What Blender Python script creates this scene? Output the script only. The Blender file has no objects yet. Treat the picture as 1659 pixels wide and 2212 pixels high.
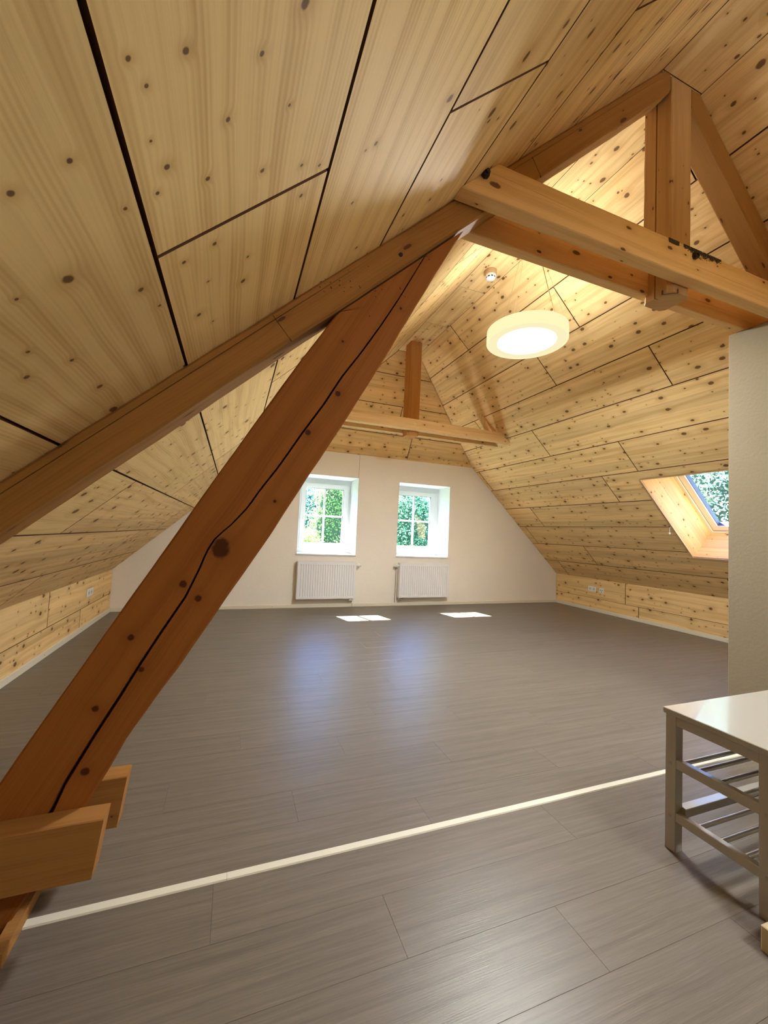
import bpy, bmesh, math, random
from mathutils import Vector, Matrix
random.seed(7)
SC = bpy.context.scene
COL = SC.collection

# ---------------------------------------------------------------- camera
F_PX, YAW, PITCH, ROLL, CAM_H = 869.117, math.radians(20.461), math.radians(2.938), math.radians(2.625), 1.07
fwd = Vector((math.sin(YAW)*math.cos(PITCH), math.cos(YAW)*math.cos(PITCH), math.sin(PITCH)))
r0 = Vector((math.cos(YAW), -math.sin(YAW), 0)); u0 = r0.cross(fwd)
rgt = r0*math.cos(ROLL) + u0*math.sin(ROLL); upv = -r0*math.sin(ROLL) + u0*math.cos(ROLL)
cam = bpy.data.cameras.new('camera'); cam_o = bpy.data.objects.new('camera', cam); COL.objects.link(cam_o)
M = Matrix((rgt, upv, -fwd)).transposed().to_4x4(); M.translation = Vector((0, 0, CAM_H)); cam_o.matrix_world = M
cam.sensor_fit = 'VERTICAL'; cam.sensor_height = 24.0; cam.lens = 24.0*F_PX/2212; cam.clip_start = 0.02; cam.clip_end = 200
SC.camera = cam_o
# ---------------------------------------------------------------- world, sun, exposure
w = bpy.data.worlds.new('world'); SC.world = w; w.use_nodes = True
wn = w.node_tree.nodes; wl = w.node_tree.links
sky = wn.new('ShaderNodeTexSky'); sky.sky_type = 'NISHITA'; sky.sun_disc = False
sky.sun_elevation = math.radians(51); sky.sun_rotation = math.radians(-15.5); sky.air_density = 1.3; sky.dust_density = 0.4
bg = wn['Background']; 
tint = wn.new('ShaderNodeMix'); tint.data_type = 'RGBA'; tint.blend_type = 'MULTIPLY'; tint.inputs[0].default_value = 1.0
tint.inputs[7].default_value = (0.52, 0.83, 1.52, 1)          # daylight seen with a warm white balance
wl.new(sky.outputs[0], tint.inputs[6]); wl.new(tint.outputs[2], bg.inputs[0]); bg.inputs[1].default_value = 0.225
sun = bpy.data.lights.new('sun', 'SUN'); sun.energy = 24; sun.angle = math.radians(0.6); sun.color = (1.0, 0.95, 0.86)
sun_o = bpy.data.objects.new('sun', sun); COL.objects.link(sun_o)
sun_o.rotation_euler = Vector((0.277, -1.0, -1.28)).to_track_quat('-Z', 'Y').to_euler()
sun_o.location = (0, 12, 12)
SC.view_settings.view_transform = 'Standard'; SC.view_settings.look = 'None'
SC.view_settings.exposure = 2.17; SC.view_settings.gamma = 1.0; SC.view_settings.use_curve_mapping = False
SC.cycles.use_denoising = True
SC.cycles.max_bounces = 14; SC.cycles.diffuse_bounces = 8; SC.cycles.glossy_bounces = 4
SC.cycles.transparent_max_bounces = 12; SC.cycles.sample_clamp_indirect = 6.0
SC.cycles.caustics_reflective = False; SC.cycles.caustics_refractive = False

# ---------------------------------------------------------------- node helper
class NT:
    def __init__(s, name):
        s.m = bpy.data.materials.new(name); s.m.use_nodes = True
        s.t = s.m.node_tree; s.t.nodes.clear(); s.out = s.t.nodes.new('ShaderNodeOutputMaterial')
    def n(s, typ, **kw):
        nd = s.t.nodes.new(typ)
        for k, v in kw.items(): setattr(nd, k, v)
        return nd
    def put(s, sock, v):
        if isinstance(v, (int, float, tuple, list)): sock.default_value = v
        else: s.t.links.new(v, sock)
    def math(s, op, a, b=0.0, c=0.0, clamp=False):
        nd = s.n('ShaderNodeMath', operation=op, use_clamp=clamp)
        s.put(nd.inputs[0], a); s.put(nd.inputs[1], b); s.put(nd.inputs[2], c)
        return nd.outputs[0]
    def add(s, a, b): return s.math('ADD', a, b)
    def mul(s, a, b): return s.math('MULTIPLY', a, b)
    def sub(s, a, b): return s.math('SUBTRACT', a, b)
    def sep(s, v):
        nd = s.n('ShaderNodeSeparateXYZ'); s.put(nd.inputs[0], v); return nd.outputs
    def comb(s, x, y, z=0.0):
        nd = s.n('ShaderNodeCombineXYZ'); s.put(nd.inputs[0], x); s.put(nd.inputs[1], y); s.put(nd.inputs[2], z); return nd.outputs[0]
    def noise(s, v, scale=1, detail=2, rough=0.5):
        nd = s.n('ShaderNodeTexNoise'); s.put(nd.inputs['Vector'], v)
        nd.inputs['Scale'].default_value = scale; nd.inputs['Detail'].default_value = detail; nd.inputs['Roughness'].default_value = rough
        return nd.outputs[0]
    def white(s, v):
        nd = s.n('ShaderNodeTexWhiteNoise', noise_dimensions='1D'); s.put(nd.inputs['W'], v); return nd.outputs['Value']
    def step(s, a, lo, hi):                      # smoothstep lo->hi
        nd = s.n('ShaderNodeMapRange', interpolation_type='SMOOTHSTEP'); s.put(nd.inputs[0], a)
        s.put(nd.inputs[1], lo); s.put(nd.inputs[2], hi); return nd.outputs[0]
    def mix(s, f, a, b, mode='MIX'):
        nd = s.n('ShaderNodeMix', data_type='RGBA', blend_type=mode); s.put(nd.inputs[0], f)
        s.put(nd.inputs[6], a if not isinstance(a, tuple) else a + (1,)*(4-len(a)))
        s.put(nd.inputs[7], b if not isinstance(b, tuple) else b + (1,)*(4-len(b)))
        return nd.outputs[2]
    def bsdf(s, color, rough=0.5, spec=0.5, metal=0.0, bump=None, bstr=0.3, bdist=0.002, coat=0.0):
        b = s.n('ShaderNodeBsdfPrincipled')
        s.put(b.inputs['Base Color'], color if not isinstance(color, tuple) else color + (1,)*(4-len(color)))
        s.put(b.inputs['Roughness'], rough); s.put(b.inputs['Specular IOR Level'], spec); s.put(b.inputs['Metallic'], metal)
        b.inputs['Coat Weight'].default_value = coat
        if bump is not None:
            bp = s.n('ShaderNodeBump'); bp.inputs['Strength'].default_value = bstr; bp.inputs['Distance'].default_value = bdist
            s.put(bp.inputs['Height'], bump); s.t.links.new(bp.outputs[0], b.inputs['Normal'])
        s.t.links.new(b.outputs[0], s.out.inputs[0]); return s.m

def wood(name, base, dark, knotc, lam=0.115, knots=None, local=True, dens=0.5, krad=1.0, rough=0.5, tone=0.09, cross=False, ksc=(5.5, 8.0), expl_only=False, grain=0.22):
    """Knotty softwood: grain along local x. knots: explicit list (x, y, r) in the same coordinates."""
    s = NT(name)
    info = s.n('ShaderNodeObjectInfo').outputs['Random']
    if local:
        p = s.sep(s.n('ShaderNodeTexCoord').outputs['Object'])
        x, y, z = p[0], p[1], p[2]
    else:                                        # left roof slope: x = along ridge, y = up the slope
        g = s.sep(s.n('ShaderNodeNewGeometry').outputs['Position'])
        x = g[1]; y = s.add(s.mul(s.add(g[0], 1.308), COSL), s.mul(s.sub(g[2], 0.478), SINL)); z = 0.0
    yy = s.add(y, s.mul(z, 1.37)) if cross else y
    r17 = s.mul(info, 37.0)
    if lam:
        li = s.math('FLOOR', s.math('DIVIDE', s.add(yy, s.mul(info, 0.1)), lam))
        tn = s.white(s.add(s.mul(li, 1.7), s.mul(info, 91.0)))
    else:
        tn = s.white(s.mul(info, 91.0))
    xo = s.add(s.add(x, r17), s.mul(tn, 11.0)); yo = s.add(yy, s.mul(info, 13.0))
    halo = None; kmask = None
    if knots:
        v = s.comb(x, yy); D = None
        for kx, ky, kr in knots:
            d = s.n('ShaderNodeVectorMath', operation='DISTANCE'); s.put(d.inputs[0], v); d.inputs[1].default_value = (kx, ky, 0)
            q = s.mul(d.outputs['Value'], 1.0/kr)
            D = q if D is None else s.math('MINIMUM', D, q)
        kn = s.noise(s.comb(x, yy), 90, 2)
        kmask = s.step(s.add(D, s.mul(s.sub(kn, 0.5), 0.6)), 1.35, 0.75)
        halo = s.math('EXPONENT', s.mul(s.mul(D, D), -0.10))
    if not expl_only:
        for (sx, sy, dn, ra) in ((ksc[0], ksc[1], dens, 0.085*krad), (ksc[0]*2.1, ksc[1]*1.9, dens*0.34, 0.070*krad)):
            vo = s.n('ShaderNodeTexVoronoi', voronoi_dimensions='2D', feature='F1')
            s.put(vo.inputs['Vector'], s.comb(s.mul(s.add(x, r17), sx), s.mul(yo, sy))); vo.inputs['Scale'].default_value = 1.0
            cs = s.sep(vo.outputs['Color'])
            ex = s.math('LESS_THAN', cs[0], dn)
            if not local: ex = s.mul(ex, s.math('GREATER_THAN', x, 1.3))
            rad = s.add(s.mul(cs[1], ra), ra*0.35)
            Dv = s.math('DIVIDE', s.add(vo.outputs['Distance'], s.mul(s.sub(s.noise(s.comb(x, yy), 70, 2), 0.5), 0.05)), rad)
            km = s.mul(s.step(Dv, 1.25, 0.8), ex)
            ha = s.mul(s.math('EXPONENT', s.mul(s.mul(Dv, Dv), -0.12)), ex)
            kmask = km if kmask is None else s.math('MAXIMUM', kmask, km)
            halo = ha if halo is None else s.math('MAXIMUM', halo, ha)
    warp = s.mul(s.sub(s.noise(s.comb(s.mul(xo, 1.1), s.mul(yo, 5.0)), 1.0, 2), 0.5), 0.055)
    gy = s.add(s.add(yo, warp), s.mul(halo, 0.010))
    ring = s.math('SINE', s.mul(gy, 2*math.pi*105))
    fine = s.noise(s.comb(s.mul(xo, 3.0), s.mul(s.add(gy, 0.0), 190.0)), 1.0, 3, 0.6)
    streak = s.noise(s.comb(s.mul(xo, 0.9), s.mul(gy, 26.0)), 1.0, 3, 0.6)
    gmix = s.math('ADD', s.mul(s.step(streak, 0.38, 0.75), 0.62), s.mul(s.mul(ring, s.step(streak, 0.3, 0.6)), grain*0.45), clamp=True)
    gmix = s.math('ADD', gmix, s.mul(s.sub(fine, 0.45), grain*1.3), clamp=True)
    c = s.mix(gmix, base, dark)
    c = s.mix(s.mul(halo, 0.55), c, dark)
    tv = s.add(s.mul(s.sub(tn, 0.5), tone*2), 1.0)
    c = s.mix(1.0, c, s.comb(tv, s.add(s.mul(tv, 0.96), 0.03), s.add(s.mul(tv, 0.9), 0.07)), 'MULTIPLY')
    c = s.mix(s.mul(kmask, 0.88), c, knotc)
    return s.bsdf(c, rough=rough+0.14, spec=0.2, bump=s.add(s.mul(fine, 0.5), s.mul(kmask, -0.5)), bstr=0.25, bdist=0.0015)

def plain(name, col, rough=0.5, metal=0.0, spec=0.5, nscale=0, namp=0.0, bstr=0.0, coat=0.0):
    s = NT(name)
    if nscale:
        t = s.n('ShaderNodeTexCoord').outputs['Object']
        nz = s.noise(t, nscale, 3, 0.6)
        k = s.add(1.0-namp*0.5, s.mul(nz, namp))
        c = s.mix(1.0, col, s.comb(k, k, k), 'MULTIPLY')
        return s.bsdf(c, rough, spec, metal, bump=nz if bstr else None, bstr=bstr, coat=coat)
    return s.bsdf(col, rough, spec, metal, coat=coat)

def emis(name, col, strength):
    s = NT(name); e = s.n('ShaderNodeEmission'); e.inputs[0].default_value = col + (1,); e.inputs[1].default_value = strength
    s.t.links.new(e.outputs[0], s.out.inputs[0]); return s.m

# ---------------------------------------------------------------- geometry constants
ML, MR = 0.935, 0.943
AL, AR = math.atan(ML), math.atan(MR)
COSL, SINL, COSR, SINR = math.cos(AL), math.sin(AL), math.cos(AR), math.sin(AR)
XL, XR = -1.29, 5.34
YG, ZS, YB = 5.56, 3.47, -2.2          # gable wall, ridge strip height, rear wall
HT = 0.76/1.29                         # hip tilt dy/dz
def zl(x): return 0.478 + ML*(x+1.308)
def zr(x): return 0.48 + MR*(5.36-x)
def xl(z): return (z-0.478)/ML - 1.308
def xr(z): return 5.36 - (z-0.48)/MR

# ---------------------------------------------------------------- materials
PB, PD, PK = (0.87, 0.64, 0.315), (0.57, 0.335, 0.12), (0.115, 0.045, 0.015)
NEARK = [(0.764,1.422,.0088),(0.883,1.524,.0055),(0.587,1.422,.0043),(0.577,1.5,.0036),(0.753,1.344,.003),(0.682,1.546,.003),(0.492,1.602,.003),(0.504,1.674,.004),(0.526,1.617,.0026),(0.595,1.608,.002),(0.644,1.624,.0046),(0.681,1.601,.003),(0.698,1.691,.004),(0.611,1.732,.0038),(0.539,1.788,.0035),(0.631,1.85,.0025),(0.736,1.805,.0043),(0.77,1.904,.0035),(0.794,1.956,.0036),(0.863,1.696,.0046),(0.856,1.92,.0045),(0.87,1.623,.004),(0.968,1.783,.0032),(1.058,1.772,.0066),(0.978,1.673,.0025),(1.096,1.637,.0058),(1.17,1.675,.003),(0.498,1.854,.0066),(0.793,2.356,.009),(0.959,1.258,.0054),(0.986,1.34,.0045),(0.887,1.296,.0035),(1.159,1.344,.0075),(0.967,1.549,.0036),(0.815,2.126,.005),(0.987,2.12,.004),(1.249,2.237,.005),(0.82,2.097,.003)]
pine = wood('pine_board', PB, PD, PK, dens=0.62, krad=1.0)
pine_near = wood('pine_board_close', (0.90, 0.68, 0.32), (0.62, 0.39, 0.14), PK, knots=NEARK, local=False, dens=0.62, lam=0.0, grain=0.34)
TB, TD, TK = (0.54, 0.335, 0.15), (0.38, 0.21, 0.085), (0.09, 0.035, 0.015)
timber_m = wood('old_timber', TB, TD, TK, lam=0.0, dens=0.35, krad=0.9, cross=True, ksc=(4.0, 9.0), rough=0.55, tone=0.06)
STK = [(1.146,0.006,.024),(1.16,0.0,.020),(1.008,-0.027,.010),(0.992,0.032,.009),(0.816,-0.061,.008),(0.615,-0.03,.008),(0.465,0.041,.010),(1.786,0.035,.009),(1.611,0.025,.009),(0.752,0.012,.007),(1.36,.06,.005),(1.95,-.05,.004),(2.2,.05,.005)]
strut_m = wood('old_timber_strut', (0.33, 0.118, 0.022), (0.23, 0.072, 0.012), (0.045, 0.010, 0.002), lam=0.0, knots=STK, expl_only=True, rough=0.55, tone=0.03)
raft_m = wood('old_timber_rafter', (0.40, 0.195, 0.052), (0.27, 0.115, 0.028), TK, lam=0.0, dens=0.35, krad=0.8, cross=True, ksc=(3.0, 9.0), rough=0.55, tone=0.05)
clamp_m = wood('new_timber', (0.37, 0.18, 0.05), (0.25, 0.11, 0.03), TK, lam=0.0, dens=0.3, krad=0.8, cross=True, rough=0.6, tone=0.04)
joint_m = plain('dark_joint', (0.17, 0.075, 0.032), 0.8, nscale=30, namp=0.3)
crack_m = joint_m
white_paint = plain('white_paint', (0.80, 0.82, 0.82), 0.35)
white_pvc = plain('white_window_plastic', (0.68, 0.72, 0.74), 0.3)
reveal_m = plain('white_reveal_plaster', (0.66, 0.69, 0.70), 0.7, nscale=40, namp=0.08, bstr=0.1)
radiator_m = plain('radiator_enamel', (0.80, 0.82, 0.85), 0.32)
cream = plain('cream_lacquer', (0.78, 0.74, 0.62), 0.45)
strip_m = plain('cream_strip', (0.68, 0.67, 0.58), 0.42, nscale=8, namp=0.06)
bench_m = plain('bench_lacquer', (0.40, 0.385, 0.355), 0.25, coat=0.3)
metal = plain('brushed_aluminium', (0.62, 0.62, 0.62), 0.28, metal=1.0)
iron = plain('black_iron', (0.035, 0.028, 0.024), 0.55, metal=0.5, nscale=60, namp=0.6, bstr=0.4)
brass = plain('pale_washer', (0.75, 0.62, 0.38), 0.4)
black = plain('black_plastic', (0.02, 0.02, 0.02), 0.5)
cable_m = plain('brown_cable', (0.30, 0.20, 0.08), 0.5)
steel = plain('steel_wire', (0.45, 0.40, 0.30), 0.4, metal=0.6)
def plaster(name, col):
    s = NT(name); t = s.n('ShaderNodeTexCoord').outputs['Object']
    a = s.noise(t, 55, 4, 0.65); b = s.noise(t, 2.2, 2); sp = s.step(s.noise(t, 110, 2), 0.70, 0.80)
    k = s.add(0.90, s.add(s.mul(a, 0.10), s.mul(b, 0.10)))
    c = s.mix(1.0, col, s.comb(k, k, k), 'MULTIPLY'); c = s.mix(s.mul(sp, 0.35), c, (0.33, 0.26, 0.18))
    return s.bsdf(c, 0.9, 0.2, bump=a, bstr=0.35, bdist=0.004)
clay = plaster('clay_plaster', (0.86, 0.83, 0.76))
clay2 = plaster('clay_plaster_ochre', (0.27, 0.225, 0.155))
def floor_mat():
    s = NT('grey_oak_vinyl'); p = s.sep(s.n('ShaderNodeTexCoord').outputs['Object'])
    rn = s.n('ShaderNodeObjectInfo').outputs['Random']
    x = s.add(p[0], s.mul(rn, 23)); y = s.add(p[1], s.mul(rn, 7))
    wv = s.mul(s.sub(s.noise(s.comb(s.mul(x, 1.6), s.mul(y, 7)), 1, 2), 0.5), 0.022)
    yy = s.add(y, wv)
    st = s.add(s.mul(s.noise(s.comb(s.mul(x, 1.3), s.mul(yy, 42)), 1, 4, 0.66), 0.6), s.mul(s.noise(s.comb(s.mul(x, 4.0), s.mul(yy, 150)), 1, 3, 0.7), 0.4))
    fi = s.noise(s.comb(s.mul(x, 7), s.mul(yy, 300)), 1, 2, 0.6)
    po = s.step(fi, 0.56, 0.72)
    c = s.mix(s.step(st, 0.24, 0.80), (0.186, 0.161, 0.136), (0.106, 0.090, 0.074))
    c = s.mix(s.mul(po, 0.30), c, (0.27, 0.235, 0.20))
    k = s.add(0.965, s.mul(rn, 0.07)); c = s.mix(1.0, c, s.comb(k, k, k), 'MULTIPLY')
    return s.bsdf(c, rough=s.add(0.31, s.mul(st, 0.12)), spec=0.4, bump=fi, bstr=0.30, bdist=0.0012)
floor_m = floor_mat()
def glass():
    s = NT('window_glass'); a = s.n('ShaderNodeBsdfTransparent'); a.inputs[0].default_value = (0.93, 0.97, 0.97, 1)
    g = s.n('ShaderNodeBsdfGlossy'); g.inputs['Roughness'].default_value = 0.01
    fr = s.n('ShaderNodeFresnel'); bf_ = s.n('ShaderNodeNewGeometry').outputs['Backfacing']; s.put(fr.inputs[0], s.sub(1.45, s.mul(bf_, 1.45-1/1.45)))
    m = s.n('ShaderNodeMixShader'); s.t.links.new(fr.outputs[0], m.inputs[0]); s.t.links.new(a.outputs[0], m.inputs[1]); s.t.links.new(g.outputs[0], m.inputs[2])
    s.t.links.new(m.outputs[0], s.out.inputs[0]); return s.m
glass_m = glass()
def leaf_mat(name, a, b, tr=0.5):
    s = NT(name); g = s.n('ShaderNodeNewGeometry')
    r = s.n('ShaderNodeTexWhiteNoise', noise_dimensions='3D')
    q = s.n('ShaderNodeVectorMath', operation='SNAP'); s.put(q.inputs[0], g.outputs['Position']); q.inputs[1].default_value = (0.07, 0.07, 0.07)
    s.t.links.new(q.outputs[0], r.inputs['Vector'])
    c = s.mix(r.outputs['Value'], a, b)
    d = s.n('ShaderNodeBsdfDiffuse'); s.t.links.new(c, d.inputs[0])
    t = s.n('ShaderNodeBsdfTranslucent'); s.t.links.new(c, t.inputs[0])
    m = s.n('ShaderNodeMixShader'); m.inputs[0].default_value = tr
    s.t.links.new(d.outputs[0], m.inputs[1]); s.t.links.new(t.outputs[0], m.inputs[2]); s.t.links.new(m.outputs[0], s.out.inputs[0]); return s.m

# ---------------------------------------------------------------- object helpers
def obj(name, verts, faces, mat, parent=None, mw=None, smooth=False, **props):
    me = bpy.data.meshes.new(name); me.from_pydata([tuple(v) for v in verts], [], faces); me.update()
    if mat: me.materials.append(mat)
    if smooth:
        for p in me.polygons: p.use_smooth = True
    o = bpy.data.objects.new(name, me); COL.objects.link(o)
    if mw is not None: o.matrix_world = mw
    if parent:
        o.parent = parent
        o.matrix_parent_inverse = parent.matrix_world.inverted()
    for k, v in props.items(): o[k] = v
    return o
def empty(name, loc, label=None, category=None, group=None, kind=None):
    o = bpy.data.objects.new(name, None); COL.objects.link(o); o.matrix_world = Matrix.Translation(Vector(loc)); o.empty_display_size = 0.1
    for k, v in (('label', label), ('category', category), ('group', group), ('kind', kind)):
        if v: o[k] = v
    return o
class MB:
    def __init__(s): s.v = []; s.f = []
    def box(s, x0, x1, y0, y1, z0, z1):
        b = len(s.v)
        s.v += [(x, y, z) for z in (z0, z1) for (x, y) in ((x0, y0), (x1, y0), (x1, y1), (x0, y1))]
        s.f += [tuple(b+i for i in q) for q in ((3, 2, 1, 0), (4, 5, 6, 7), (0, 1, 5, 4), (1, 2, 6, 5), (2, 3, 7, 6), (3, 0, 4, 7))]
        return s
    def rbox(s, x0, x1, y0, y1, z0, z1, r):            # box with chamfered vertical and horizontal edges
        def ring(i, z): return [(x0+i+r*a, y0+i+r*b, z) if 0 else p for p in ()]
        lay = [(z0, r), (z0+r, 0), (z1-r, 0), (z1, r)]
        b = len(s.v)
        for z, i in lay:
            X0, X1, Y0, Y1 = x0+i, x1-i, y0+i, y1-i
            s.v += [(X0+r, Y0, z), (X1-r, Y0, z), (X1, Y0+r, z), (X1, Y1-r, z), (X1-r, Y1, z), (X0+r, Y1, z), (X0, Y1-r, z), (X0, Y0+r, z)]
        for k in range(3):
            for j in range(8):
                s.f.append((b+8*k+j, b+8*k+(j+1) % 8, b+8*k+8+(j+1) % 8, b+8*k+8+j))
        s.f.append(tuple(b+7-j for j in range(8))); s.f.append(tuple(b+24+j for j in range(8)))
        return s
    def prism(s, poly, f0, f1):                         # poly of 2D pts, f0/f1 map (a,b)->3D
        b = len(s.v); n = len(poly)
        s.v += [f0(*p) for p in poly] + [f1(*p) for p in poly]
        s.f.append(tuple(b+i for i in range(n))); s.f.append(tuple(b+n+n-1-i for i in range(n)))
        for i in range(n): s.f.append((b+i, b+n+i, b+n+(i+1) % n, b+(i+1) % n))
        return s
    def cyl(s, p0, p1, r0, r1=None, n=16, cap=True):
        r1 = r0 if r1 is None else r1
        p0, p1 = Vector(p0), Vector(p1); d = (p1-p0).normalized()
        a = d.cross(Vector((0, 0, 1)) if abs(d.z) < 0.9 else Vector((1, 0, 0))).normalized(); c = d.cross(a)
        b = len(s.v)
        for p, r in ((p0, r0), (p1, r1)):
            for i in range(n):
                t = 2*math.pi*i/n; s.v.append(tuple(p + a*math.cos(t)*r + c*math.sin(t)*r))
        for i in range(n): s.f.append((b+i, b+(i+1) % n, b+n+(i+1) % n, b+n+i))
        if cap: s.f.append(tuple(b+n-1-i for i in range(n))); s.f.append(tuple(b+n+i for i in range(n)))
        return s
    def lathe(s, prof, c, n=64, cap0=False, cap1=False):
        b = len(s.v)
        for r, z in prof:
            for i in range(n):
                t = 2*math.pi*i/n; s.v.append((c[0]+r*math.cos(t), c[1]+r*math.sin(t), z))
        for k in range(len(prof)-1):
            for i in range(n): s.f.append((b+k*n+i, b+k*n+(i+1) % n, b+(k+1)*n+(i+1) % n, b+(k+1)*n+i))
        if cap0: s.f.append(tuple(b+n-1-i for i in range(n)))
        if cap1: s.f.append(tuple(b+(len(prof)-1)*n+i for i in range(n)))
        return s
    def tube(s, pts, r, n=8):
        for a, b in zip(pts[:-1], pts[1:]): s.cyl(a, b, r, n=n)
        return s
    def build(s, name, mat, parent=None, mw=None, smooth=False, **props):
        return obj(name, s.v, s.f, mat, parent, mw, smooth, **props)
def fixn(o):
    bm = bmesh.new(); bm.from_mesh(o.data); bmesh.ops.recalc_face_normals(bm, faces=bm.faces); bm.to_mesh(o.data); bm.free(); return o
def autosmooth(o, ang=40):
    bm = bmesh.new(); bm.from_mesh(o.data); bmesh.ops.remove_doubles(bm, verts=bm.verts, dist=1e-6); bmesh.ops.recalc_face_normals(bm, faces=bm.faces)
    for f in bm.faces: f.smooth = True
    for e in bm.edges:
        if len(e.link_faces) == 2 and e.calc_face_angle(0) > math.radians(ang): e.smooth = False
    bm.to_mesh(o.data); bm.free(); return o

def frame(o, a, b):
    a, b = Vector(a).normalized(), Vector(b).normalized(); n = a.cross(b)
    m = Matrix((a, b, n)).transposed().to_4x4(); m.translation = Vector(o); return m
FR = frame((5.36, 0, 0.48), (0, 1, 0), (-COSR, 0, SINR))       # right slope: x = Y, y = up slope, +z = outward
FL = frame((-1.308, 0, 0.478), (0, 1, 0), (COSL, 0, SINL))     # left slope: -z = outward
FH = frame((0, YG, 2.18), (1, 0, 0), (0, -HT, 1.0))            # hip: -z = outward
FKR = frame((XR, 0, 0), (0, 1, 0), (0, 0, 1))                  # right knee wall: +z outward
FKL = frame((XL, 0, 0), (0, 1, 0), (0, 0, 1))                  # left knee wall: -z outward
FS = frame((2.03, 0, ZS), (0, 1, 0), (-1, 0, 0))               # ridge strip: +z outward
def panel(F, polys, sign, parent, mat=pine, th=0.018, name='panel'):
    """one sheathing board: list of convex 2D polygons in frame F, front face flush with the plane"""
    xs = [p[0] for q in polys for p in q]; ys = [p[1] for q in polys for p in q]
    cx, cy = (min(xs)+max(xs))/2, (min(ys)+max(ys))/2
    mb = MB()
    for q in polys:
        mb.prism([(x-cx, y-cy) for x, y in q], lambda a, b: (a, b, 0.0), lambda a, b: (a, b, sign*th))
    o = fixn(mb.build(name, mat, parent, F @ Matrix.Translation((cx, cy, 0))))
    o.data.materials.append(joint_m)                     # the grooves between the boards are stained dark
    for p in o.data.polygons:
        if abs(p.normal.z) < 0.5: p.material_index = 1
    return o
def rect(x0, x1, y0, y1): return [(x0, y0), (x1, y0), (x1, y1), (x0, y1)]
G = 0.0045                                                       # half a joint

# ================================================================= SETTING
# floor: sub-floor plus a row-by-row laid vinyl plank covering
floor = MB().box(XL-0.1, XR+0.1, YB-0.1, YG+0.1, -0.12, -0.004).build('floor', plain('floor_base', (0.10, 0.08, 0.06), 0.8), kind='structure')
row = 0.1865; y = 1.3385 - row*19
def plank(x0, x1, y0, y1):
    g = 0.0002; e = 0.0005; hx, hy = (x1-x0)/2-g, (y1-y0)/2-g
    v = [(sx*hx, sy*hy, -0.004) for sx, sy in ((-1,-1),(1,-1),(1,1),(-1,1))] + [(sx*hx, sy*hy, -e) for sx, sy in ((-1,-1),(1,-1),(1,1),(-1,1))] + [(sx*(hx-e), sy*(hy-e), 0) for sx, sy in ((-1,-1),(1,-1),(1,1),(-1,1))]
    f = [(8,9,10,11)] + [(i, (i+1) % 4, 4+(i+1) % 4, 4+i) for i in range(4)] + [(4+i, 4+(i+1) % 4, 8+(i+1) % 4, 8+i) for i in range(4)]
    obj('plank', v, f, floor_m, floor, Matrix.Translation(((x0+x1)/2, (y0+y1)/2, 0)))
k = 0
while y < YG:
    y1 = min(y+row, YG); off = -(k*0.47 % 1.22); x = XL + off
    if y1 > YB:
        ya = max(y, YB)
        while x < XR:
            xa, xb = max(x, XL), min(x+1.22, XR)
            if xb-xa > 0.03: plank(xa, xb, ya, y1)
            x += 1.22
    y += row; k += 1

# roof slopes, hip and ridge strip -------------------------------------------------
S0, S1 = 0.682, 1.854; SY0, SY1 = 1.90, 3.03                    # skylight opening on the right slope
SRT, SLT = (ZS-0.48)/SINR, (ZS-0.478)/SINL
mb = MB()
def backing(F, polys, sign, t0=0.018, t1=0.06):
    for q in polys: mb.prism(q, lambda a, b: tuple(F @ Vector((a, b, sign*t0))), lambda a, b: tuple(F @ Vector((a, b, sign*t1))))
Y0, Y1 = YB-0.3, YG+0.5
backing(FR, [rect(Y0, SY0-0.02, -0.3, SRT+0.3), rect(SY1+0.02, Y1, -0.3, SRT+0.3), rect(SY0-0.02, SY1+0.02, -0.3, S0-0.02), rect(SY0-0.02, SY1+0.02, S1+0.01, SRT+0.3)], 1)
backing(FL, [rect(Y0, Y1, -0.3, SLT+0.3)], -1)
backing(FH, [rect(0.4, 4.2, -0.05, 1.9)], -1)
backing(FS, [rect(Y0, Y1, -0.3, 0.3)], 1)
ceiling = fixn(mb.build('ceiling', joint_m, kind='structure'))
def cut(r, h):
    x0, x1, y0, y1 = r; a0, a1, b0, b1 = h
    if a0 >= x1 or a1 <= x0 or b0 >= y1 or b1 <= y0: return [rect(*r)]
    out = []
    if a0 > x0: out.append(rect(x0, a0, y0, y1))
    if a1 < x1: out.append(rect(a1, x1, y0, y1))
    c0, c1 = max(a0, x0), min(a1, x1)
    if b0 > y0: out.append(rect(c0, c1, y0, b0))
    if b1 < y1: out.append(rect(c0, c1, b1, y1))
    return out
RS = [0.0, 0.375, 0.77, 1.16, 1.565, 1.97, 2.375, 2.79, 3.19, 3.598, 4.015, SRT]
RJ = [[5.27, 2.82], [4.49], [5.41, 2.92], [4.965], [3.435], [5.48, 2.987], [3.92], [4.733, 2.24], [3.22], [2.65], [3.975]]
for k in range(11):
    js = list(RJ[k]); base = js[-1]
    while base-2.46 > YB: base -= 2.46; js.append(base)
    js = [YG] + js + [YB]
    s0, s1 = RS[k]+(G if k else 0), RS[k+1]-(G if k < 10 else 0)
    for a, b in zip(js[1:], js[:-1]):
        if b-a < 0.02: continue
        ps = cut((a+G, b-G, s0, s1), (SY0, SY1, S0, S1))
        if ps: panel(FR, ps, 1, ceiling)
LS = [0.0, 0.355, 0.757, 1.16, 1.57, 1.99, 2.392, 2.80, 3.213, 3.63, 4.02, SLT]
LJ = [[5.46, 3.0], [4.1, 1.6], [4.79, 2.297, -0.19], [3.43, -0.3], [3.31, 0.818], [4.65, 2.19], [3.33, 0.84], [4.2, 1.75], [3.30, 0.818], [2.4], [3.9, 1.42]]
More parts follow.
